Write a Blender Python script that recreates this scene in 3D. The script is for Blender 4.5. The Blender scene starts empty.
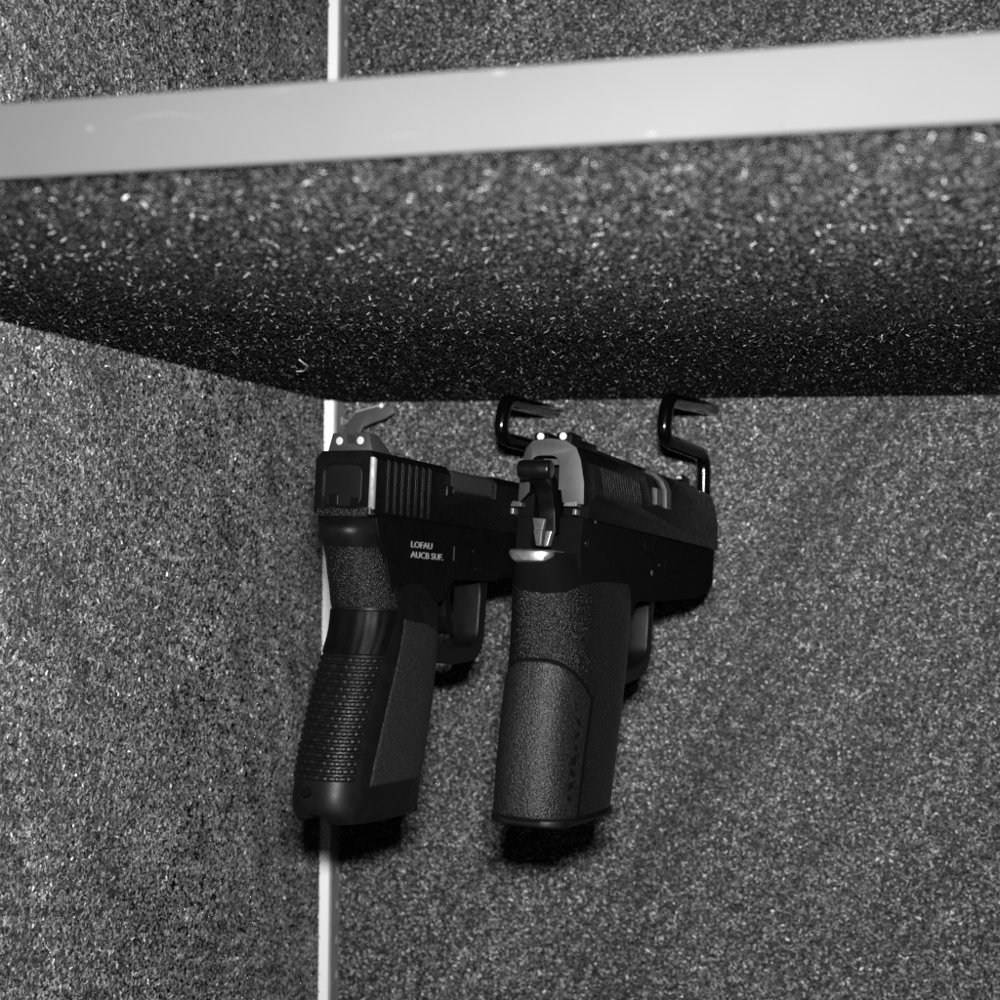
import bpy, bmesh, math, random
import numpy as np
from mathutils import Matrix, Vector, Euler
random.seed(4)
rng = np.random.default_rng(11)
S = 0.01                      # everything below is written in centimetres
sc = bpy.context.scene
COL = sc.collection

# ------------------------------------------------------------------ materials
def mat(name, col, rough=0.5, metal=0.0, spec=0.5, coat=0.0):
    m = bpy.data.materials.new(name); m.use_nodes = True
    b = m.node_tree.nodes['Principled BSDF']
    c = (col, col, col) if not isinstance(col, tuple) else col
    b.inputs['Base Color'].default_value = (*c, 1)
    b.inputs['Roughness'].default_value = rough
    b.inputs['Metallic'].default_value = metal
    b.inputs['Specular IOR Level'].default_value = spec
    b.inputs['Coat Weight'].default_value = coat
    return m

def nd(m, t, **kw):
    n = m.node_tree.nodes.new(t)
    for k, v in kw.items():
        if k in n.inputs: n.inputs[k].default_value = v
        else: setattr(n, k, v)
    return n

def bump(m, scale, strength, dist, detail=2.0, kind='noise', vary=None, rvary=None):
    """fine surface grain: bump, optional albedo / roughness variation (object space, metres)"""
    nt = m.node_tree; L = nt.links; b = nt.nodes['Principled BSDF']
    tc = nd(m, 'ShaderNodeTexCoord')
    if kind == 'noise':
        tx = nd(m, 'ShaderNodeTexNoise', Scale=scale, Detail=detail, Roughness=0.6); out = tx.outputs['Fac']
    else:
        tx = nd(m, 'ShaderNodeTexVoronoi', Scale=scale); out = tx.outputs['Distance']
    L.new(tc.outputs['Object'], tx.inputs['Vector'])
    bp = nd(m, 'ShaderNodeBump', Strength=strength, Distance=dist)
    L.new(out, bp.inputs['Height']); L.new(bp.outputs['Normal'], b.inputs['Normal'])
    if vary:
        t2 = nd(m, 'ShaderNodeTexNoise', Scale=vary[2], Detail=4.0)
        L.new(tc.outputs['Object'], t2.inputs['Vector'])
        r = nd(m, 'ShaderNodeMapRange'); r.inputs['From Min'].default_value = .3; r.inputs['From Max'].default_value = .7
        r.inputs['To Min'].default_value = vary[0]; r.inputs['To Max'].default_value = vary[1]
        L.new(t2.outputs['Fac'], r.inputs['Value'])
        cb = nd(m, 'ShaderNodeCombineColor')
        for i in range(3): L.new(r.outputs[0], cb.inputs[i])
        L.new(cb.outputs[0], b.inputs['Base Color'])
    if rvary:
        t3 = nd(m, 'ShaderNodeTexNoise', Scale=rvary[2], Detail=5.0)
        L.new(tc.outputs['Object'], t3.inputs['Vector'])
        r = nd(m, 'ShaderNodeMapRange'); r.inputs['From Min'].default_value = .3; r.inputs['From Max'].default_value = .7
        r.inputs['To Min'].default_value = rvary[0]; r.inputs['To Max'].default_value = rvary[1]
        L.new(t3.outputs['Fac'], r.inputs['Value']); L.new(r.outputs[0], b.inputs['Roughness'])
    return m

M = {}
M['steel'] = bump(mat('dark slide finish', .002, .33, 0, .3), 4000, .05, .0001, rvary=(.28, .42, 300))
M['steel_side'] = bump(mat('blackened steel', .0018, .4, 0, .22), 5000, .15, .0002, rvary=(.3, .48, 300))
M['plate'] = bump(mat('black backplate', .003, .55, 0, .2), 3000, .1, .0002)
M['sight'] = bump(mat('grey sight polymer', .024, .5), 2500, .2, .0003)
M['dot'] = mat('white sight paint', .4, .5)
M['poly'] = bump(mat('black polymer', .0014, .5, 0, .12), 2600, .35, .0004, rvary=(.4, .58, 200))
M['poly_smooth'] = bump(mat('smooth black polymer', .0022, .46, 0, .24), 2200, .15, .0003, rvary=(.42, .56, 200))
M['stipple'] = bump(mat('stippled polymer', .016, .35, 0, .3), 1900, 1.0, .0007, detail=1.0, vary=(.0005, .006, 1000))
M['grain'] = bump(mat('grainy polymer', .02, .4, 0, .3), 1700, .9, .0005, detail=1.5, vary=(.002, .012, 1100))
M['side_grain'] = bump(mat('grainy side panel polymer', .02, .45, 0, .3), 1700, .9, .0005, detail=1.5, vary=(.004, .02, 1300))
M['hood'] = bump(mat('worn barrel steel', .06, .45, .3, .4), 2500, .15, .0002, vary=(.04, .07, 400))
M['silver'] = bump(mat('bare steel', .3, .42, .8, .5), 1800, .2, .0002, vary=(.15, .3, 500))
M['lit_rear'] = bump(mat('flash-lit slide rear', .05, .5, .2, .5), 3000, .15, .0002, vary=(.044, .056, 250))  # paler than the slide: flash on its rear faces put into the colour
M['void'] = mat('dark opening', .002, .9, 0, .05)
M['mark'] = mat('engraved lettering', .2, .6)
M['matte'] = bump(mat('dull black alloy', .0016, .85, 0, .06), 3000, .2, .0003)
M['dim_hood'] = bump(mat('dull barrel steel', .02, .5, 0, .4), 2500, .1, .0002)
M['wire'] = mat('black vinyl coating', .0015, .14, 0, .4)
M['clip'] = bump(mat('grey sheet metal', .05, .5), 900, .1, .0003, vary=(.045, .058, 200))
M['white'] = bump(mat('white enamel', .9, .42, 0, .6), 900, .12, .0004)
M['edge'] = bump(mat('grey shelf trim', .05, .75, 0, .12), 260, .1, .0005, vary=(.049, .053, 35))
M['shaded_web'] = bump(mat('shaded grey web', .3, .5, .2), 500, .1, .0003, vary=(.26, .34, 150))  # dimness of grazing light on the upright's web put into the grey

def carpet_mats():
    m = mat('carpet backing', .03, .9, 0, .1)
    nt = m.node_tree; L = nt.links; b = nt.nodes['Principled BSDF']
    tc = nd(m, 'ShaderNodeTexCoord')
    n1 = nd(m, 'ShaderNodeTexNoise', Scale=620.0, Detail=3.0, Roughness=.7)
    L.new(tc.outputs['Object'], n1.inputs['Vector'])
    r = nd(m, 'ShaderNodeValToRGB'); e = r.color_ramp.elements
    e[0].position = .38; e[0].color = (.008,)*3 + (1,); e[1].position = .68; e[1].color = (.16,)*3 + (1,)
    L.new(n1.outputs['Fac'], r.inputs[0]); L.new(r.outputs[0], b.inputs['Base Color'])
    bp = nd(m, 'ShaderNodeBump', Strength=1.0, Distance=.002)
    L.new(n1.outputs['Fac'], bp.inputs['Height']); L.new(bp.outputs['Normal'], b.inputs['Normal'])
    f = mat('carpet fibre', .2, .55, 0, .3)
    nt = f.node_tree; L = nt.links; b = nt.nodes['Principled BSDF']
    at = nd(f, 'ShaderNodeAttribute'); at.attribute_name = 'tone'
    L.new(at.outputs['Color'], b.inputs['Base Color'])
    f2 = f.copy(); f2.name = 'shaded carpet fibre'; b2 = f2.node_tree.nodes['Principled BSDF']
    b2.inputs['Specular IOR Level'].default_value = .07; b2.inputs['Roughness'].default_value = .7  # shaded copy of the same carpet fibre, for the dim shelf underside
    return m, f, f2
M['backing'], M['fibre'], M['shaded_fibre'] = carpet_mats()

# ------------------------------------------------------------------ objects
def tag(o, label=None, cat=None, group=None, kind=None):
    if label: o['label'] = label
    if cat: o['category'] = cat
    if group: o['group'] = group
    if kind: o['kind'] = kind
    return o

def empty(name, loc, rot=(0, 0, 0)):
    o = bpy.data.objects.new(name, None); COL.objects.link(o)
    o.location = Vector(loc) * S; o.rotation_euler = rot
    o.empty_display_size = .01
    return o

def link(name, me, m, parent=None):
    o = bpy.data.objects.new(name, me); COL.objects.link(o)
    if m: me.materials.append(m)
    o.parent = parent
    return o

def finish(me, ang=38):
    me.polygons.foreach_set('use_smooth', [True] * len(me.polygons))
    me.set_sharp_from_angle(angle=math.radians(ang))
    me.update()

def bake(o, bevel=0.0, seg=3, cutters=(), ang=30):
    for c in cutters:
        md = o.modifiers.new('b', 'BOOLEAN'); md.object = c; md.operation = 'DIFFERENCE'; md.solver = 'EXACT'
    if bevel:
        md = o.modifiers.new('v', 'BEVEL'); md.width = bevel * S; md.segments = seg
        md.limit_method = 'ANGLE'; md.angle_limit = math.radians(ang); md.use_clamp_overlap = True
    dg = bpy.context.evaluated_depsgraph_get(); dg.update()
    me = bpy.data.meshes.new_from_object(o.evaluated_get(dg))
    o.modifiers.clear(); old = o.data; o.data = me
    if not me.materials and old.materials: me.materials.append(old.materials[0])
    for c in cutters: bpy.data.objects.remove(c, do_unlink=True)
    finish(me)
    return o

def mesh(vs, fs):
    me = bpy.data.meshes.new('m'); me.from_pydata([tuple(S * c for c in v) for v in vs], [], fs)
    bm = bmesh.new(); bm.from_mesh(me); bmesh.ops.recalc_face_normals(bm, faces=bm.faces); bm.to_mesh(me); bm.free()
    return me

def prism(poly, a, b, plane='fu'):
    """poly extruded along the remaining axis. local axes: r = x, f = y, u = z"""
    n = len(poly)
    def P(p, t):
        return {'fu': (t, p[0], p[1]), 'ru': (p[0], t, p[1]), 'rf': (p[0], p[1], t)}[plane]
    vs = [P(p, a) for p in poly] + [P(p, b) for p in poly]
    fs = [tuple(range(n)), tuple(range(2 * n - 1, n - 1, -1))] + [(i, (i + 1) % n, n + (i + 1) % n, n + i) for i in range(n)]
    return mesh(vs, fs)

def box(r0, r1, f0, f1, u0, u1):
    return prism([(f0, u0), (f1, u0), (f1, u1), (f0, u1)], r0, r1)

def cutter(me):
    o = link('cutter', me, None); return o

def part(name, me, m, parent, bevel=.05, seg=3, cutters=(), ang=30):
    o = link(name, me, m)
    bake(o, bevel, seg, cutters, ang)
    o.parent = parent
    return o

def cyl(c, axis, rad, length, n=24, r2=None):
    r2 = rad if r2 is None else r2
    vs = []; ax = Vector(axis).normalized(); t = ax.orthogonal().normalized(); s = ax.cross(t)
    for q, rr in ((0, rad), (1, r2)):
        for i in range(n):
            a = 2 * math.pi * i / n
            vs.append(Vector(c) + ax * length * q + rr * (math.cos(a) * t + math.sin(a) * s))
    fs = [tuple(range(n)), tuple(range(2 * n - 1, n - 1, -1))] + [(i, (i + 1) % n, n + (i + 1) % n, n + i) for i in range(n)]
    return mesh(vs, fs)

def rounded(poly, rad, n=5):
    """round the corners of a polygon"""
    out = []; N = len(poly)
    for i in range(N):
        p0, p, p1 = (Vector(poly[(i + k) % N]) for k in (-1, 0, 1))
        a = (p0 - p); b = (p1 - p); d = min(rad, a.length * .45, b.length * .45)
        A = p + a.normalized() * d; B = p + b.normalized() * d
        for k in range(n + 1):
            t = k / n; out.append(tuple((1 - t) ** 2 * A + 2 * t * (1 - t) * p + t * t * B))
    return out

def tube(pts, rad, bend=.7, n=16, cap=True):
    """round wire along a polyline with rounded bends and domed ends"""
    P = [Vector(p) for p in pts]; path = [P[0]]
    for i in range(1, len(P) - 1):
        a = P[i - 1] - P[i]; b = P[i + 1] - P[i]; d = min(bend, a.length * .45, b.length * .45)
        A = P[i] + a.normalized() * d; B = P[i] + b.normalized() * d
        for k in range(9):
            t = k / 8; path.append((1 - t) ** 2 * A + 2 * t * (1 - t) * P[i] + t * t * B)
    path.append(P[-1])
    dirs = []
    for i in range(len(path)):
        a = path[max(0, i - 1)]; b = path[min(len(path) - 1, i + 1)]; dirs.append((b - a).normalized())
    rings = []
    up = dirs[0].orthogonal().normalized()
    def ring(c, d, r):
        nonlocal up
        up = (up - up.dot(d) * d).normalized(); s = d.cross(up)
        rings.append([c + r * (math.cos(2 * math.pi * k / n) * up + math.sin(2 * math.pi * k / n) * s) for k in range(n)])
    for a in (80, 60, 35, 0):
        ring(path[0] - dirs[0] * rad * math.sin(math.radians(a)), dirs[0], rad * math.cos(math.radians(a)))
    for c, d in zip(path[1:-1], dirs[1:-1]): ring(c, d, rad)
    for a in (0, 35, 60, 80):
        ring(path[-1] + dirs[-1] * rad * math.sin(math.radians(a)), dirs[-1], rad * math.cos(math.radians(a)))
    vs = [v for r in rings for v in r]; fs = []
    for j in range(len(rings) - 1):
        for k in range(n):
            fs.append((j * n + k, j * n + (k + 1) % n, (j + 1) * n + (k + 1) % n, (j + 1) * n + k))
    fs += [tuple(range(n)), tuple(range(len(vs) - n, len(vs)))]
    return mesh(vs, fs)

class Grip:
    """grip surface: superellipse sections stacked along u; theta 0 = back, 90 = right, 180 = front"""
    def __init__(s, table, n):
        t = np.array(sorted(table)); s.n = n
        u = np.linspace(t[0, 0], t[-1, 0], 400); s.u = u
        k = np.exp(-np.linspace(-2, 2, 41) ** 2); k /= k.sum()
        s.c = []
        for j in (1, 2, 3):
            y = np.interp(u, t[:, 0], t[:, j]); yp = np.concatenate([2 * y[0] - y[20:0:-1], y, 2 * y[-1] - y[-2:-22:-1]])
            s.c.append(np.convolve(yp, k, 'valid'))
    def p(s, th, u):
        rear, front, b = (np.interp(u, s.u, c) for c in s.c)
        a = (front - rear) / 2; fc = (front + rear) / 2; e = 2 / s.n
        ct, st = math.cos(th), math.sin(th)
        return Vector((b * math.copysign(abs(st) ** e, st), fc - a * math.copysign(abs(ct) ** e, ct), u))
    def pos(s, th, u, off=0.):
        P = s.p(th, u)
        if off == 0: return P
        h = .01
        n = (s.p(th + h, u) - s.p(th - h, u)).cross(s.p(th, u + .05) - s.p(th, u - .05))
        n.normalize()
        # outward: away from the section centre
        ctr = Vector((0, (np.interp(u, s.u, s.c[0]) + np.interp(u, s.u, s.c[1])) / 2, u))
        if n.dot(P - ctr) < 0: n = -n
        return P + n * off
    def solid(s, u0, u1, nu=120, nt=96, disp=None):
        vs = []
        for j in range(nu + 1):
            u = u0 + (u1 - u0) * j / nu
            for i in range(nt):
                th = 2 * math.pi * i / nt
                vs.append(s.pos(th, u, disp(th, u) if disp else 0))
        fs = [(j * nt + i, j * nt + (i + 1) % nt, (j + 1) * nt + (i + 1) % nt, (j + 1) * nt + i) for j in range(nu) for i in range(nt)]
        fs += [tuple(range(nt)), tuple(range(nu * nt, nu * nt + nt))]
        return mesh(vs, fs)
    def patch(s, th0, th1, u0, u1, nt, nu, off, top=None, soft=True):
        """closed shell lying on the grip; th0/th1 may depend on u; off(a, b, th, u) = height, a, b in 0..1"""
        vs = []; W = nt + 1
        for j in range(nu + 1):
            b = j / nu
            for i in range(W):
                a = i / nt
                ua = u0 + (top(a) if top else 0); u = ua + (u1 - ua) * b
                t0 = th0(u) if callable(th0) else th0; t1 = th1(u) if callable(th1) else th1
                th = t0 + (t1 - t0) * a
                vs.append(s.pos(th, u, off(a, b, th, u)))
        N = len(vs)
        rim = [i for i in range(W)] + [j * W + nt for j in range(1, nu + 1)] + [nu * W + i for i in range(nt - 1, -1, -1)] + [j * W for j in range(nu - 1, 0, -1)]
        fs = [(j * W + i, j * W + i + 1, (j + 1) * W + i + 1, (j + 1) * W + i) for j in range(nu) for i in range(nt)]
        for k in rim:
            j, i = divmod(k, W); a = i / nt; b = j / nu
            ua = u0 + (top(a) if top else 0); u = ua + (u1 - ua) * b
            t0 = th0(u) if callable(th0) else th0; t1 = th1(u) if callable(th1) else th1
            vs.append(s.pos(t0 + (t1 - t0) * a, u, -.12))
        R = len(rim)
        for k in range(R): fs.append((rim[k], rim[(k + 1) % R], N + (k + 1) % R, N + k))
        me = bpy.data.meshes.new('p'); me.from_pydata([tuple(S * c for c in v) for v in vs], [], fs)
        return me

def shell(name, me, m, parent, ang=40):
    bm = bmesh.new(); bm.from_mesh(me); bmesh.ops.recalc_face_normals(bm, faces=bm.faces); bm.to_mesh(me); bm.free()
    # open underside: make sure the outside faces outward
    o = link(name, me, m); finish(me, ang); o.parent = parent
    return o

def text_mesh(s, size, extr=.004):
    cu = bpy.data.curves.new('t', 'FONT'); cu.body = s; cu.size = size * S; cu.extrude = extr * S; cu.resolution_u = 3
    o = bpy.data.objects.new('t', cu); COL.objects.link(o)
    dg = bpy.context.evaluated_depsgraph_get(); dg.update()
    me = bpy.data.meshes.new_from_object(o.evaluated_get(dg))
    bpy.data.objects.remove(o, do_unlink=True)
    return me

R_ = math.radians
# ================================================================== PISTOL A : striker pistol with polymer frame
def pistol_a():
    root = empty("polymer_pistol", (0, 0, 0))
    tag(root, 'striker pistol with vertical slide grooves and ribbed grip back, hanging beside the white upright', 'pistol', 'pistols hanging under the shelf')
    # ---- slide
    sec = [(-1.27, .0), (1.27, .0), (1.27, 1.98), (1.02, 2.3), (-1.02, 2.3), (-1.27, 1.98)]
    cuts = [cutter(box(sx * 1.27 - .09, sx * 1.27 + .09, .80 + k * .49, 1.0 + k * .49, .14, 2.06)) for sx in (1, -1) for k in range(7)]
    # window for the barrel hood, recess for the backplate, bore
    cuts += [cutter(box(.55, 1.6, 5.5, 9.35, 1.35, 2.7)), cutter(prism([(1.06, 0), (1.27, .13), (1.6, .34), (1.6, -.6), (.09, -.6)], .2, 2.06, 'rf')),
             cutter(prism(rounded([(-.9, .28), (.78, .28), (.78, 1.85), (-.9, 1.85)], .42), -.2, .08, 'ru')),
             cutter(cyl((0, 14, 1.25), (0, 1, 0), .62, 6)),
             cutter(box(-1.6, -1.1, -.3, 18.5, -.1, .06)), cutter(box(1.1, 1.6, -.3, 18.5, -.1, .06))]
    sl = part('slide', prism(sec, 0, 17.9, 'ru'), M['steel'], root, .045, 3, cuts)
    part('barrel_hood', box(.30, 1.19, 5.6, 9.22, 1.38, 2.2), M['dim_hood'], root, .2, 5)
    part('barrel', cyl((0, 14.2, 1.25), (0, 1, 0), .56, 4.1), M['steel_side'], root, .05, 2,
         [cutter(cyl((0, 13.5, 1.25), (0, 1, 0), .43, 6))])
    ex = part('extractor', box(1.2, 1.33, 5.15, 5.62, 1.1, 1.55), M['steel_side'], root, .05)
    part('extractor_pin', cyl((1.26, 5.66, 1.34), (1, 0, 0), .07, .06, 12), M['silver'], root, .02, 2)
    # backplate and its details
    bp = part('backplate', prism(rounded([(-.84, .30), (.72, .30), (.72, 1.8), (-.84, 1.8)], .38), .035, .3, 'ru'), M['plate'], root, .03)
    part('striker_boss', prism(rounded([(-.62, .32), (-.24, .32), (-.24, .75), (-.62, .75)], .08), .0, .1, 'ru'), M['steel_side'], bp, .03)
    part('disconnect_notch', prism(rounded([(.3, .3), (.62, .3), (.62, .62), (.3, .62)], .05), .0, .1, 'ru'), M['void'], bp, .02)
    # tang of the frame seen under the slide
    part('frame_rail', prism([(-1.1, -.08), (1.0, -.08), (1.06, .3), (.8, .25), (.3, .2), (-.3, .27), (-1.1, .22)], -.07, .5, 'ru'), M['stipple'], root, .04)
    for r0 in (.83, 1.1):
        part('rail_end', box(r0, r0 + .07, -.03, .3, .02, .26), M['silver'], root, .015, 2)
    # ---- rear sight
    sg = part('rear_sight', prism([(.22, 2.26), (1.55, 2.26), (1.55, 2.34), (.8, 2.92), (.22, 2.97)], -.93, .98), M['sight'], root, .05, 2,
              [cutter(box(-.16, .17, -.5, 2.6, 2.6, 3.5)),
               cutter(prism([(-2.4, 2.2), (-.96, 2.2), (-.66, 3.3), (-2.4, 3.3)], -1, 3, 'ru')),
               cutter(prism([(2.4, 2.2), (1.0, 2.2), (.72, 3.3), (2.4, 3.3)], -1, 3, 'ru'))])
    for r in (-.44, .46):
        part('sight_dot', cyl((r, .20, 2.68), (0, 1, 0), .145, .05, 24), M['dot'], sg, .008, 2)
    part('front_sight', prism([(16.2, 2.25), (17.1, 2.25), (17.0, 2.8), (16.5, 2.85)], -.18, .18), M['sight'], root, .03)
    # ---- frame: dust cover and receiver
    prof = [(.2, -.02), (17.6, -.02), (17.55, -1.45), (16.8, -1.7), (10.6, -1.85), (9.6, -2.05), (6.0, -2.1), (5.2, -3.0), (1.6, -3.0), (1.0, -1.4), (.5, -.8)]
    part('frame', prism(rounded(prof, .25), -1.24, 1.27), M['poly'], root, .2, 4)
    # ---- trigger guard
    outer = [(4.6, -1.5), (10.2, -1.5), (10.15, -2.4), (10.02, -4.7), (9.5, -5.35), (7.6, -5.5), (5.6, -5.35), (4.6, -4.6)]
    inner = [(6.3, -1.9), (9.3, -1.9), (9.52, -2.5), (9.4, -4.4), (8.8, -4.75), (6.9, -4.8), (6.0, -4.4), (5.9, -2.7)]
    part('trigger_guard', prism(rounded(outer, .45), -.66, .66), M['poly_smooth'], root, .1, 3,
         [cutter(prism(rounded(inner, .5), -2, 2))])
    part('trigger', prism(rounded([(7.0, -1.6), (7.7, -1.6), (7.5, -2.8), (7.75, -3.9), (7.95, -4.3), (7.55, -4.25), (7.2, -3.6), (7.05, -2.8)], .1), -.34, .34), M['poly'], root, .08)
    # ---- grip
    g = Grip([(.2, .30, 5.4, 1.08), (-.2, -.35, 5.4, 1.22), (-.55, -.72, 5.5, 1.26), (-.9, -.42, 5.6, 1.22), (-1.5, .05, 5.75, 1.2), (-2.5, .50, 5.75, 1.28), (-3.4, .72, 5.75, 1.4), (-4.2, .64, 5.75, 1.42),
              (-5, .34, 5.72, 1.46), (-6.5, -.25, 5.55, 1.5), (-8, -.70, 5.28, 1.5), (-9, -.93, 5.06, 1.5), (-9.9, -1.07, 4.78, 1.52), (-10.4, -1.0, 4.7, 1.55), (-10.7, -.78, 4.66, 1.5), (-10.9, -.6, 4.6, 1.42)], 3.0)
    part_g = link('grip', g.solid(-.02, -10.75, 150, 120), M['poly_smooth'])
    # mouth behind the magazine: hollow at the lower back
    bake(part_g, 0, 0, [cutter(cyl((-.05, -1.55, -11.1), (0, 1, 0), .72, 2.6, 32))]); part_g.parent = root
    part('base_plate', prism(rounded([(-1.15, .9), (1.15, .9), (1.2, 4.3), (.7, 4.6), (-.7, 4.6), (-1.2, 4.3)], .3), -10.86, -10.5, 'rf'), M['poly'], root, .1)
    # backstrap hump with stipple, then smooth fluted zone, then cross ribs
    def hump(a, b, th, u):
        k = math.sin(math.pi * min(1, max(0, b))) ** .7 * math.sin(math.pi * a) ** .35
        return .015 + .10 * k
    def tR(u): return R_(float(np.interp(u, [-11, -9.3, -7, -5, -3.3, -2.6, -1.2], [50, 50, 52, 56, 70, 72, 62])))
    shell('backstrap_hump', g.patch(lambda u: -tR(u), tR, -1.15, -3.28, 48, 40, hump), M['stipple'], root)
    def flute(a, b, th, u):
        e = min(1, a / .04, (1 - a) / .04, b / .03, (1 - b) / .03)
        return -.03 + (.07 + .008 * math.cos(a * 2 * math.pi * 9)) * max(0, e)
    shell('fluted_backstrap', g.patch(lambda u: -tR(u), tR, -3.34, -5.0, 112, 24, flute), M['poly'], root)
    def ribs(a, b, th, u):
        e = min(1, a / .04, (1 - a) / .04, b / .01, (1 - b) / .01)
        ph = b * 17
        brk = .022 * (math.sin(a * 75 + int(ph) * 1.9) > .35) * (a > .3)
        w = abs(((ph % 1) - .5) * 2)                # 1 at the groove, 0 on the ridge
        return -.03 + (.10 - brk - .085 * max(0, (w - .35) / .65)) * max(0, e)
    shell('ribbed_backstrap', g.patch(lambda u: -tR(u), tR, -5.02, -9.3, 110, 204, ribs), M['poly_smooth'], root, 60)
    # grain panels on both sides
    def pn(a, b, th, u):
        e = min(1, a / .05, (1 - a) / .05, b / .02, (1 - b) / .02)
        return -.04 + .07 * max(0, e) ** .8
    for sgn, lab in ((1, None), (-1, None)):
        t0 = lambda u: sgn * R_(float(np.interp(u, [-9.6, -3.5], [66, 76])))
        t1 = lambda u: sgn * R_(float(np.interp(u, [-9.6, -8.5, -3.5], [128, 136, 132])))
        shell('grip_panel', g.patch(t0, t1, -3.55, -9.55, 48, 120, pn, top=lambda a: -.62 * a), M['side_grain'], root)
    # pins, lanyard hole, little bosses
    part('backstrap_pin', cyl((1.12, 2.05, -2.95), (1, -.45, 0), .17, .34, 20), M['void'], root, .02, 2)
    part('lanyard_hole', cyl((.02, -1.26, -9.62), (-.1, -1, 0), .16, .2, 20), M['void'], root, .02, 2)
    part('trigger_pin', cyl((1.22, 7.6, -.9), (1, 0, 0), .14, .08, 18), M['steel_side'], root, .02, 2)
    part('locking_pin', cyl((1.22, 7.9, -1.6), (1, 0, 0), .11, .08, 18), M['steel_side'], root, .02, 2)
    # lettering
    for s_, f_, u_ in (('LOFAU', 2.66, -1.0), ('AUCB SUF.', 2.70, -1.38)):
        me = text_mesh(s_, .34, .012)
        me.materials.append(M['mark'])
        o = bpy.data.objects.new('frame_lettering', me); COL.objects.link(o); o.parent = root
        o.matrix_local = Matrix.Translation(Vector((1.285, f_, u_)) * S) @ Matrix(((0, 0, 1, 0), (1, 0, 0, 0), (0, 1, 0, 0), (0, 0, 0, 1))) @ Matrix.Diagonal((1.5, 1, 1, 1))
    part('index_mark', box(1.25, 1.29, 5.95, 6.0, -1.35, -.8), M['hood'], root, 0)
    return root

# fitted pose (world cm): rotation order Rz*Ry*Rx
POSE_A = ((-16.14, -24.206, -.0355), (-.0713, -.0005, -.2421))
POSE_B = ((-8.8568, -23.6328, -.0523), (-.089, .0046, -.2188))

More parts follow.
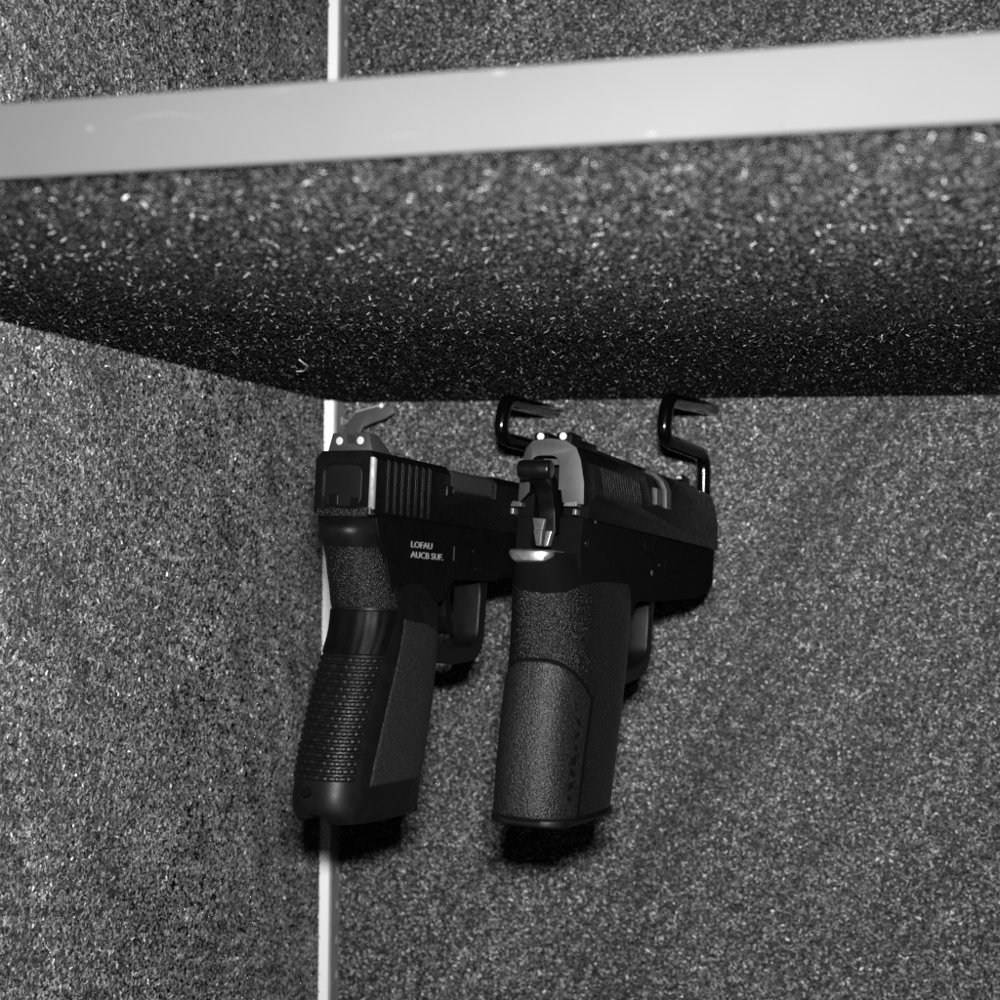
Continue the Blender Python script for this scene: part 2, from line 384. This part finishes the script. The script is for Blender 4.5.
# ================================================================== PISTOL B : hammer-fired pistol
def pistol_b():
    root = empty('hammer_pistol', (0, 0, 0))
    tag(root, 'hammer-fired pistol with pale flash-lit slide rear and smooth grainy grip, hanging nearest the right side', 'pistol', 'pistols hanging under the shelf')
    # slide: round-topped section, U-shaped cut for the hammer
    sec = [(-1.32, .0), (1.4, .0), (1.36, 1.2), (1.2, 2.0), (1.02, 2.42), (.62, 2.68), (0, 2.76), (-.62, 2.7), (-1.02, 2.45), (-1.2, 2.0), (-1.3, 1.2)]
    cuts = [cutter(prism(rounded([(-.72, -.5), (.44, -.5), (.40, 2.16), (-.68, 2.16)], .36), -.5, 1.7, 'ru')),
            cutter(prism([(-1.9, -.3), (-1.45, .4), (-.55, .98), (-.5, -.5)], -.5, .5, 'ru')),
            cutter(prism([(1.9, -.3), (1.9, .42), (.6, .5), (.52, .95), (.3, .95), (.3, -.4)], -.5, .5, 'ru')),
            cutter(prism([(.5, 1.2), (1.8, 1.2), (1.8, 3), (.1, 3), (.1, 2.3)], 7.0, 9.2, 'ru')),
            cutter(cyl((0, 12, 1.4), (0, 1, 0), .66, 6)),
            cutter(prism([(-.66, 0), (-1.5, .58), (-1.5, -.6), (-.66, -.6)], -1, 4, 'rf'))]
    for k in range(19):
        for sx in (1, -1):
            cuts.append(cutter(prism([(sx * (1.40 if sx > 0 else 1.32), .4), (sx * (1.352 if sx > 0 else 1.29), 1.2), (sx * 1.197, 1.96), (sx * 1.7, 1.96), (sx * 1.7, .4)], 1.1 + k * .26, 1.2 + k * .26, 'ru')))
    me = prism(sec, 0, 16.3, 'ru')
    sl = link('slide', me, M['steel_side'])
    me.materials.append(M['lit_rear']); me.materials.append(M['matte'])
    bake(sl, .055, 2, cuts, 35)
    for p in sl.data.polygons:
        c = p.center / S
        if p.normal.y < -.6 and c.y < 1.75: p.material_index = 1 if (c.y < .03 or (p.normal.x < -.3 and c.x < -.6)) else 2  # rear faces take the paler flash-lit colour, recessed ones the black
    sl.parent = root
    part('slide_top_flat', box(-.5, .5, 1.7, 15.4, 2.72, 2.79), M['steel'], root, .03, 2)
    part('barrel_hood', prism(rounded([(-.3, 1.0), (1.16, 1.0), (1.1, 1.9), (.78, 2.42), (.1, 2.58), (-.3, 2.5)], .2), 7.04, 9.0, 'ru'), M['plate'], root, .05)
    # bright front shoulder of the ejection port
    arc = [(1.44, 1.15), (1.41, 1.9), (1.24, 2.3), (.9, 2.62), (.45, 2.78), (.42, 2.60), (.8, 2.46), (1.06, 2.2), (1.2, 1.86), (1.24, 1.15)]
    part('port_shoulder', prism(arc, 8.72, 9.34, 'ru'), M['hood'], root, .04)
    part('port_lug', prism(rounded([(1.0, 1.22), (1.3, 1.22), (1.28, 1.9), (1.0, 1.95)], .06), 7.9, 8.5, 'ru'), M['hood'], root, .04)
    part('barrel', cyl((0, 12.2, 1.4), (0, 1, 0), .6, 4.5), M['steel_side'], root, .05, 2,
         [cutter(cyl((0, 11.5, 1.4), (0, 1, 0), .44, 6))])
    # sights
    for r0, r1, d in ((-.72, -.17, -.44), (.13, .72, .42)):
        s_ = part('rear_sight_post', prism(rounded([(.2, 2.55), (1.4, 2.55), (1.25, 3.0), (.3, 3.02)], .1), r0, r1), M['steel_side'], root, .05, 2)
        part('sight_dot', cyl((d, .165, 2.86), (0, 1, 0), .135, .06, 24), M['dot'], s_, .008, 2)
    part('rear_sight_base', prism([(.25, 2.45), (1.9, 2.45), (1.7, 2.74), (.45, 2.74)], -1.0, 1.1), M['steel_side'], root, .05, 2)
    fs_ = part('front_sight', prism([(14.3, 2.7), (15.6, 2.7), (15.5, 3.2), (14.6, 3.24)], -.2, .2), M['steel_side'], root, .04)
    part('sight_dot', cyl((0, 14.50, 3.06), (0, 1, 0), .14, .08, 20), M['dot'], fs_, .008, 2)
    # hammer with broad serrated spur, thrown back over the tang
    ham = part('hammer', prism(rounded([(1.3, -.3), (.9, .6), (.4, 1.25), (-.35, 1.75), (-.95, 1.82), (-1.1, 1.5), (-.8, 1.22), (-.2, .95), (.2, .3), (.35, -.6)], .15), -.40, .24), M['steel_side'], root, .06)
    part('hammer_spur', cyl((-.64, -1.0, 1.54), (1, .02, 0), .33, 1.2, 28), M['steel'], ham, .09, 3)
    part('firing_pin_block', prism(rounded([(-.6, 1.35), (.34, 1.35), (.34, 1.98), (-.6, 1.98)], .15), 1.2, 1.75, 'ru'), M['steel_side'], root, .04)
    part('slide_lip', prism([(-.42, 1.86), (.36, 1.86), (.42, 1.5), (.36, 2.06), (-.3, 2.08)], .25, .6, 'ru'), M['hood'], root, .03)
    # rails
    part('rail_end', prism(rounded([(.65, .38), (1.14, .38), (1.14, .56), (.7, .5)], .05), -.06, .4, 'ru'), M['silver'], root, .05)
    part('rail_end', prism(rounded([(1.0, .08), (1.15, .08), (1.15, .28), (1.02, .28)], .04), -.06, .3, 'ru'), M['silver'], root, .02)
    part('rail_end', prism(rounded([(-1.38, .36), (-.95, .34), (-.95, .50), (-1.3, .56)], .05), -.06, .3, 'ru'), M['hood'], root, .03)
    part('rail_end', prism(rounded([(-1.36, .08), (-1.24, .08), (-1.24, .3), (-1.36, .3)], .04), -.06, .3, 'ru'), M['silver'], root, .02)
    # frame
    prof = [(.35, .1), (.7, -.02), (16.2, -.02), (16.2, -1.55), (15.6, -1.95), (13.6, -2.3), (9.6, -2.55), (6.2, -2.7), (5.4, -3.4), (1.0, -3.4), (.4, -2.0), (.2, -1.2)]
    part('frame', prism(rounded(prof, .25), -1.22, 1.26), M['matte'], root, .18, 4,
         [cutter(prism(rounded([(-.66, -1.15), (.42, -1.15), (.36, .9), (-.6, .9)], .3), -1, 1.2, 'ru'))])
    # hammer strut: the two bright prongs in the well
    st = part('hammer_strut', prism([(-.46, -.62), (-.2, -.66), (-.08, -.05), (-.58, -.02)], .12, .5, 'ru'), M['hood'], root, .04)
    part('strut_prong', prism([(-.34, -1.02), (-.14, -1.02), (-.12, -.45), (-.48, -.45)], .0, .3, 'ru'), M['hood'], st, .04)
    part('strut_prong', prism([(-.04, -1.05), (.12, -1.02), (.26, -.48), (.0, -.48)], -.02, .3, 'ru'), M['silver'], st, .04)
    # bright beavertail insert
    def lens(x): return -1.66 + .13 * ((x + .2) / 1.0) ** 2
    xs = [-1.05 + i * .1 for i in range(20)]
    vs = []; fs = []
    for i, x in enumerate(xs):
        k = 1 - ((x + .1) / 1.02) ** 2; k = max(.02, k) ** .5
        f0 = -1.14 + .5 * (1 - k)
        lo = -1.22 - .42 * min(1, k * 1.25); hi = -1.2
        for (f, u) in ((f0 + .12, hi), (f0, hi - .07), (f0 - .02, (hi + lo) / 2), (f0 + .02, lo + .06), (f0 + .14, lo), (f0 + 1.0, lo), (f0 + 1.0, hi)):
            vs.append((x * .86 - .06, f, u))
    for i in range(len(xs) - 1):
        for k in range(7): fs.append((i * 7 + k, i * 7 + (k + 1) % 7, (i + 1) * 7 + (k + 1) % 7, (i + 1) * 7 + k))
    fs += [tuple(range(7)), tuple(range(len(vs) - 7, len(vs)))]
    part('beavertail_insert', mesh(vs, fs), M['silver'], root, 0)
    # guard and trigger
    outer = [(4.6, -2.0), (10.3, -2.0), (10.1, -3.0), (10.0, -4.9), (9.4, -5.6), (7.0, -5.95), (5.4, -6.0), (4.6, -5.4)]
    inner = [(6.2, -2.4), (9.3, -2.4), (9.5, -3.1), (9.42, -4.7), (8.8, -5.1), (6.9, -5.45), (6.1, -5.0), (5.8, -3.2)]
    part('trigger_guard', prism(rounded(outer, .45), -.62, .62), M['poly_smooth'], root, .1, 3,
         [cutter(prism(rounded(inner, .5), -2, 2))])
    part('trigger', prism(rounded([(6.7, -2.3), (7.4, -2.3), (7.1, -3.4), (7.3, -4.4), (7.6, -4.9), (7.15, -4.8), (6.8, -4.0), (6.7, -3.2)], .1), -.36, .36), M['steel_side'], root, .08)
    # grip
    g = Grip([(.3, .3, 6.0, 1.0), (-.4, -.1, 6.2, 1.2), (-1.0, -.75, 6.3, 1.25), (-1.5, -1.05, 6.4, 1.3), (-2.0, -.95, 6.45, 1.42), (-2.6, -.70, 6.45, 1.52), (-3.6, -.57, 6.36, 1.56), (-5, -.52, 6.13, 1.58), (-6.5, -.8, 5.78, 1.58),
              (-8, -.96, 5.4, 1.58), (-9.2, -1.02, 5.14, 1.58), (-10.1, -1.0, 4.85, 1.58), (-10.45, -.95, 4.8, 1.55)], 2.7)
    o = link('grip', g.solid(-1.25, -10.3, 140, 120), M['matte']); bake(o, 0); o.parent = root
    # grain sleeve over the grip, upper shell and lower insert with an arched seam
    def top1(a): return -.45 * (1 - math.sin(math.pi * a)) * -1.0 - .2
    def up(a, b, th, u):
        e = min(1, b / .02, (1 - b) / .02); return -.03 + .06 * max(0, e)
    t1 = lambda u: R_(168)
    def upper_top(a):
        th = -168 + 336 * a
        return float(np.interp(abs(th - 10), [0, 25, 50, 80, 168], [-.30, -.22, .12, .3, .3]))
    shell('grip_sleeve', g.patch(R_(-168), R_(168), -2.3, -10.24, 160, 120, up, top=upper_top), M['stipple'], root)
    W = 62
    WR = lambda u: R_(float(np.interp(u, [-10.3, -5.8], [66, 73])))
    def low_top(a):
        th = (-1 + 2 * a); return -1.35 * abs(th) ** 2.2
    def low(a, b, th, u):
        e = min(1, a / .025, (1 - a) / .025, b / .012, (1 - b) / .01); return -.01 + .085 * max(0, e) ** .7
    shell('backstrap_insert', g.patch(R_(-W), WR, -4.95, -10.22, 100, 140, low, top=low_top), M['grain'], root)
    # dark seam ledge just above the arch
    def seam(a, b, th, u): return .034
    shell('seam_shadow_gap', g.patch(R_(-W - 2.5), lambda u: WR(u) + R_(2.5), -4.86, -10.25, 80, 60, lambda a, b, th, u: .035, top=low_top), M['void'], root)
    part('base_plate', prism(rounded([(-1.42, -.35), (-.9, -.86), (.9, -.86), (1.42, -.35), (1.42, 4.2), (1.0, 4.65), (-1.0, 4.65), (-1.42, 4.2)], .35), -10.5, -10.2, 'rf'), M['poly_smooth'], root, .1, 4)
    # small raised marks running down the insert edge
    for k in range(7):
        th = R_(57 - k * .7); u = -7.0 - k * .42
        p = g.pos(th, u, .07); q = g.pos(th, u, .2); n = (q - p).normalized()
        t = Vector((-n.y, n.x, 0)).normalized()
        a = p - n * .03; w = random.uniform(.09, .17); hh = random.uniform(.08, .14)
        zz = Vector((0, 0, 1))
        sl_ = .06 * (1 if k % 2 else -1)
        quad = [a - t * w - zz * (hh + sl_), a + t * w - zz * (hh - sl_), a + t * w + zz * (hh + sl_), a - t * w + zz * (hh - sl_)]
        vs = [tuple(v) for v in quad] + [tuple(v + n * .05) for v in quad]
        part('grip_mark', mesh(vs, [(0, 1, 2, 3), (7, 6, 5, 4), (0, 1, 5, 4), (1, 2, 6, 5), (2, 3, 7, 6), (3, 0, 4, 7)]), M['void'], root, .02, 2)
    # pins and screw on the right side
    for f_, u_, r_, m_ in ((8.05, -.35, .26, 'void'), (7.75, -1.5, .12, 'hood'), (8.6, -1.15, .1, 'steel'), (.75, -.85, .16, 'steel'), (1.5, .0, .1, 'hood'), (3.9, -1.7, .16, 'steel_side')):
        part('frame_pin', cyl((1.24, f_, u_), (1, 0, 0), r_, .045, 20), M[m_], root, .015, 2)
    part('slide_catch', prism(rounded([(6.6, -.35), (9.6, -.5), (9.6, -.75), (8.4, -.95), (6.6, -.7)], .1), 1.24, 1.36), M['matte'], root, .04)
    part('takedown_lever', prism(rounded([(9.2, -.9), (11.4, -1.0), (11.4, -1.35), (9.2, -1.4)], .12), 1.24, 1.31), M['matte'], root, .04)
    return root

for fn, (loc, (rx, ry, rz)) in ((pistol_a, POSE_A), (pistol_b, POSE_B)):
    o = fn(); o.location = Vector(loc) * S; o.rotation_euler = Euler((rx, ry, rz), 'XYZ')

# ================================================================== hangers, clip, upright
def hanger(pts, label):
    root = empty('gun_hanger', pts[0]); tag(root, label, 'hanger', 'black wire gun hangers')
    base = Vector(pts[0])
    o = link('wire', tube([Vector(p) - base for p in pts], .34, .75, 20), M['wire'], root); finish(o.data, 60)
    return root
import itertools
def gunpt(pose, l):
    loc, r = pose
    return tuple(Euler(r, 'XYZ').to_matrix() @ Vector(l) + Vector(loc))
mB0 = gunpt(POSE_B, (0, 18.2, 1.4)); mB1 = gunpt(POSE_B, (0, 13.2, 1.4))
hanger([(-4.78, -.25, 5.55), (-6.32, -8, 5.42), (-6.50, -8.2, 3.56), (-4.95, -3.8, 3.02), (-4.97, -3.9, mB0[2] + .0), mB0, mB1],
       'black wire hanger on the right, its lower end inside the muzzle of the hammer-fired pistol')
mA0 = gunpt(POSE_A, (0, 19.4, 1.25)); mA1 = gunpt(POSE_A, (0, 14.6, 1.25))
hanger([(-13.1, -.25, 5.48), (-14.02, -8, 5.45), (-14.22, -8.2, 3.68), (-12.45, -3.9, 3.2), (-12.2, -3.9, mA0[2] + .0), mA0, mA1],
       'black wire hanger between the pistols, its lower end inside the muzzle of the striker pistol')

clip = empty('shelf_clip', (-23.6, -2.6, 4.6)); tag(clip, 'small bent grey metal clip under the shelf, above the left pistol sights', 'clip')
def flat(path, w):
    P = [Vector(p) for p in path]; L_, R2 = [], []
    for i, p in enumerate(P):
        d = (P[min(i + 1, len(P) - 1)] - P[max(i - 1, 0)]).normalized(); n = Vector((-d[1], d[0])); ww = w[i] / 2
        L_.append(p + n * ww); R2.append(p - n * ww)
    return [tuple(v) for v in L_ + R2[::-1]]
path = [(2.35, .92), (1.75, .78), (1.0, .58), (.4, .38), (.06, -.05), (.0, -.6), (-.05, -1.5)]
part('bent_plate', prism(flat(path, [.35, .72, .8, .9, .95, .92, .85]), -.1, .08, 'ru'), M['clip'], clip, .03)
part('white_flange', prism(flat([(x - .09, z + .11) for x, z in path[1:6]], [.7, .76, .82, .84, .8]), .12, .2, 'ru'), M['dot'], clip, .03)
part('rivet', cyl((1.62, -.12, 1.12), (0, 1, 0), .13, .2, 16), M['white'], clip, .05)

up_ = empty('slotted_upright', (-25.4, 0, -40)); tag(up_, 'tall narrow white slotted metal upright standing in the corner behind the left pistol', 'upright')
bead = []
for k in range(10):
    a = math.pi * 2 * k / 10
    bead.append((.0 + .31 * math.cos(a), -1.35 + .31 * math.sin(a)))
ca, sa = math.cos(R_(20)), math.sin(R_(20))
bpoly = [(x * ca - y * sa - .05, x * sa + y * ca - 1.35) for x, y in rounded([(-.31, -.2), (.31, -.2), (.31, .2), (-.31, .2)], .13)]
part('front_bead', prism(bpoly, 0, 90, 'rf'), M['white'], up_, 0)
holes = [cutter(box(.0, .6, -.62, -.25, z, z + .42)) for z in [1.3 + 1.9 * k for k in range(47)]]
part('slotted_web', box(.24, .36, -1.25, .0, 0, 90), M['shaded_web'], up_, 0, 2, holes)
part('web_backing', box(-.1, .1, -1.2, 0, 0, 90), M['void'], up_, 0)
up_.location = Vector((-25.35, -.05, -42)) * S

# ================================================================== carpeted panels
def carpet_panel(name, org, ua, va, un, vn, slab, dens, L, w, region=None, lift=.35, tone=(.03, .55), spark=.02, hotr=(.45, .85), fib='fibre'):
    """slab with pile: org + s*ua + t*va, fibres on the side of ua x va"""
    org, ua, va = (np.array(x, float) for x in (org, ua, va)); n = np.cross(ua, va)
    r = region or (0, un, 0, vn)
    N = int((r[1] - r[0]) * (r[3] - r[2]) * dens)
    s = rng.uniform(r[0], r[1], N); t = rng.uniform(r[2], r[3], N)
    p = org + s[:, None] * ua + t[:, None] * va + n * rng.uniform(-.01, .06, N)[:, None]
    def rd(l):
        a = rng.uniform(0, 2 * np.pi, N); e = rng.normal(l, .25, N)
        d = np.cos(a)[:, None] * ua + np.sin(a)[:, None] * va + e[:, None] * n
        return d / np.linalg.norm(d, axis=1)[:, None]
    d1 = rd(lift); d2 = d1 + .9 * rd(-.05); d2 /= np.linalg.norm(d2, axis=1)[:, None]
    ln = L * rng.uniform(.55, 1.3, N)[:, None]
    q = p + d1 * ln * .5; e = q + d2 * ln * .5
    h = np.einsum('ij,j->i', e - org, n); e = e + n * np.clip(.03 - h, 0, None)[:, None]
    rv = rng.normal(size=(N, 3)); sd = np.cross(d1, rv); sd /= np.linalg.norm(sd, axis=1)[:, None]
    sd = sd * (w * rng.uniform(.6, 1.5, N)[:, None] / 2)
    V = np.stack([p - sd, p + sd, q + sd, q - sd, e + sd * .5, e - sd * .5], 1).reshape(-1, 3)
    b = (np.arange(N) * 6)[:, None]
    F = np.concatenate([b + [0, 1, 2, 3], b + [3, 2, 4, 5]], 1).reshape(-1, 4)
    # slab
    c = [org, org + un * ua, org + un * ua + vn * va, org + vn * va]; bk = [x - n * slab for x in c]
    SV = np.array(c + bk); SF = np.array([(0, 1, 2, 3), (7, 6, 5, 4), (0, 4, 5, 1), (1, 5, 6, 2), (2, 6, 7, 3), (3, 7, 4, 0)]) + len(V)
    V = np.concatenate([V, SV]) * S; F = np.concatenate([F, SF]).astype(np.int32)
    me = bpy.data.meshes.new(name)
    me.vertices.add(len(V)); me.vertices.foreach_set('co', V.astype(np.float32).ravel())
    me.loops.add(F.size); me.loops.foreach_set('vertex_index', F.ravel())
    me.polygons.add(len(F)); me.polygons.foreach_set('loop_start', np.arange(0, F.size, 4, dtype=np.int32))
    me.update(calc_edges=True)
    me.materials.append(M[fib]); me.materials.append(M['backing'])
    mi = np.zeros(len(F), np.int32); mi[-6:] = 1; me.polygons.foreach_set('material_index', mi)
    tn = tone[0] + (tone[1] - tone[0]) * rng.beta(1.1, 3.2, N)
    hot = rng.random(N) < spark; tn[hot] = rng.uniform(*hotr, hot.sum())
    # soft clumps of lighter and darker pile
    cl = np.zeros(N)
    for k in range(14):
        fr = rng.normal(0, 1, 2) * (8.0 if k < 10 else 1.0); ph = rng.uniform(0, 6.28); cl += np.sin(s * fr[0] + t * fr[1] + ph)
    tn = np.clip(tn * (1 + .085 * cl), .01, .8)
    col = np.ones((len(V), 4), np.float32); col[:N * 6, :3] = np.repeat(tn, 6)[:, None]
    at = me.color_attributes.new('tone', 'FLOAT_COLOR', 'POINT'); at.data.foreach_set('color', col.ravel())
    me.validate()
    o = bpy.data.objects.new(name, me); COL.objects.link(o)
    return o
XC = -25.57
bw = carpet_panel('back_wall', (XC, 0, -42), (1, 0, 0), (0, 0, 1), 52, 90, 1.2, 135, .19, .075, region=(0, 41, 8, 78), lift=.15, tone=(.035, .56), spark=.035)
tag(bw, 'grey speckled carpet covering the back wall panel behind both pistols', 'wall panel')
sw = carpet_panel('side_wall', (XC, -60, -42), (0, 1, 0), (0, 0, 1), 60, 90, 1.2, 150, .18, .055, region=(22, 58.2, 10, 78), lift=.02, tone=(.05, .38), spark=.012)
tag(sw, 'grey speckled carpet covering the left side wall panel, left of the white upright', 'wall panel')

shelf = empty('shelf', (0, 0, 6.07)); tag(shelf, 'carpeted shelf seen from below with a plain pale grey front edge', 'shelf')
FY = -46.9
bd = carpet_panel('carpeted_board', (XC + .05, -.05, 6.23), (1, 0, 0), (0, -1, 0), 52, 46.7, 1.2, 200, .17, .025, region=(0, 40, 0, 46.84), lift=.35, tone=(.003, .028), spark=.09, hotr=(.04, .38), fib='shaded_fibre')  # underside shade put into the carpet: far darker fibre tones than the walls
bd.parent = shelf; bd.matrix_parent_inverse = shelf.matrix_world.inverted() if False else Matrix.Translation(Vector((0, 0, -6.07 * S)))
et = part('front_edge_trim', box(XC + .05, XC + 52, FY - .12, FY + .12, 6.09 - 6.07, 7.47 - 6.07), M['edge'], shelf, .05, 3)

lint = link('lint_thread', tube([(-19.4, -20.4, 6.0), (-19.75, -18.6, 5.95), (-20.7, -16.7, 5.99), (-21.2, -16.3, 6.03)], .028, .3, 8), M['white']); finish(lint.data, 60)
tag(lint, 'tiny pale curved lint thread clinging to the shelf underside above the white upright', 'lint')
def scratch(pts, w):
    P = [Vector(p) for p in pts]; L_ = []; R2 = []
    for i, p in enumerate(P):
        t = i / (len(P) - 1); ww = w * math.sin(math.pi * min(.97, max(.03, t)))
        L_.append((p[0], p[1] + ww)); R2.append((p[0], p[1] - ww))
    return prism(L_ + R2[::-1], FY - .125, FY - .1, 'ru')
M['scuff'] = mat('rubbed trim paint', .068, .6, 0, .2)
for pts, w_ in (([(-12.25 + .17 * k, .80 + .20 * math.sin(k * .26) + .01 * math.sin(k * 2.1)) for k in range(13)], .014), ([(-12.32, 1.27), (-12.31, 1.05), (-12.28, .80)], .03), ([(-12.72, .83), (-12.63, .83), (-12.52, .82)], .05), ([(-5.2, 1.30), (-5.05, 1.31), (-4.9, 1.30)], .04), ([(-9.4, 1.22), (-8.9, 1.27), (-8.5, 1.26)], .012), ([(-2.6, .12), (-2.5, .14), (-2.4, .12)], .035), ([(-7.2, .3), (-6.7, .36), (-6.2, .35)], .010)):
    part('scuff', scratch(pts, w_), M['scuff'], shelf, 0)

# ================================================================== camera, light
F_PX, YAW, PITCH, ROLL = 1298.5, -.2326, .0115, -.0090
f = Vector((math.sin(YAW) * math.cos(PITCH), math.cos(YAW) * math.cos(PITCH), math.sin(PITCH)))
r = f.cross(Vector((0, 0, 1))).normalized(); d = f.cross(r)
r2 = math.cos(ROLL) * r + math.sin(ROLL) * d; d2 = -math.sin(ROLL) * r + math.cos(ROLL) * d
cam = bpy.data.cameras.new('camera'); co = bpy.data.objects.new('camera', cam); COL.objects.link(co)
mw = Matrix((r2, -d2, -f)).transposed().to_4x4(); mw.translation = Vector((0, -68, 0)) * S
co.matrix_world = mw
cam.sensor_width = 36; cam.lens = F_PX / 1000 * 36; cam.clip_start = .01; cam.clip_end = 20
cam.dof.use_dof = True; cam.dof.focus_distance = .465; cam.dof.aperture_fstop = 18; cam.dof.aperture_blades = 0
sc.camera = co

ld = bpy.data.lights.new('flash', 'AREA'); ld.shape = 'RECTANGLE'; ld.size = .034; ld.size_y = .016; ld.energy = 6.0
lo = bpy.data.objects.new('flash', ld); COL.objects.link(lo)
lo.location = Vector((.6, -68.5, 4.25)) * S
tgt = Vector((-16, 0, 8)) * S
lo.rotation_euler = (tgt - lo.location).to_track_quat('-Z', 'Y').to_euler()

w = bpy.data.worlds.new('World'); sc.world = w; w.use_nodes = True
w.node_tree.nodes['Background'].inputs[0].default_value = (1, 1, 1, 1)
w.node_tree.nodes['Background'].inputs[1].default_value = .02
vs_ = sc.view_settings; vs_.view_transform = 'Standard'; vs_.look = 'None'; vs_.exposure = 0; vs_.gamma = 1; vs_.use_curve_mapping = False
sc.cycles.use_denoising = False
sc.cycles.max_bounces = 6; sc.cycles.sample_clamp_indirect = .4; sc.cycles.caustics_reflective = False; sc.cycles.caustics_refractive = False
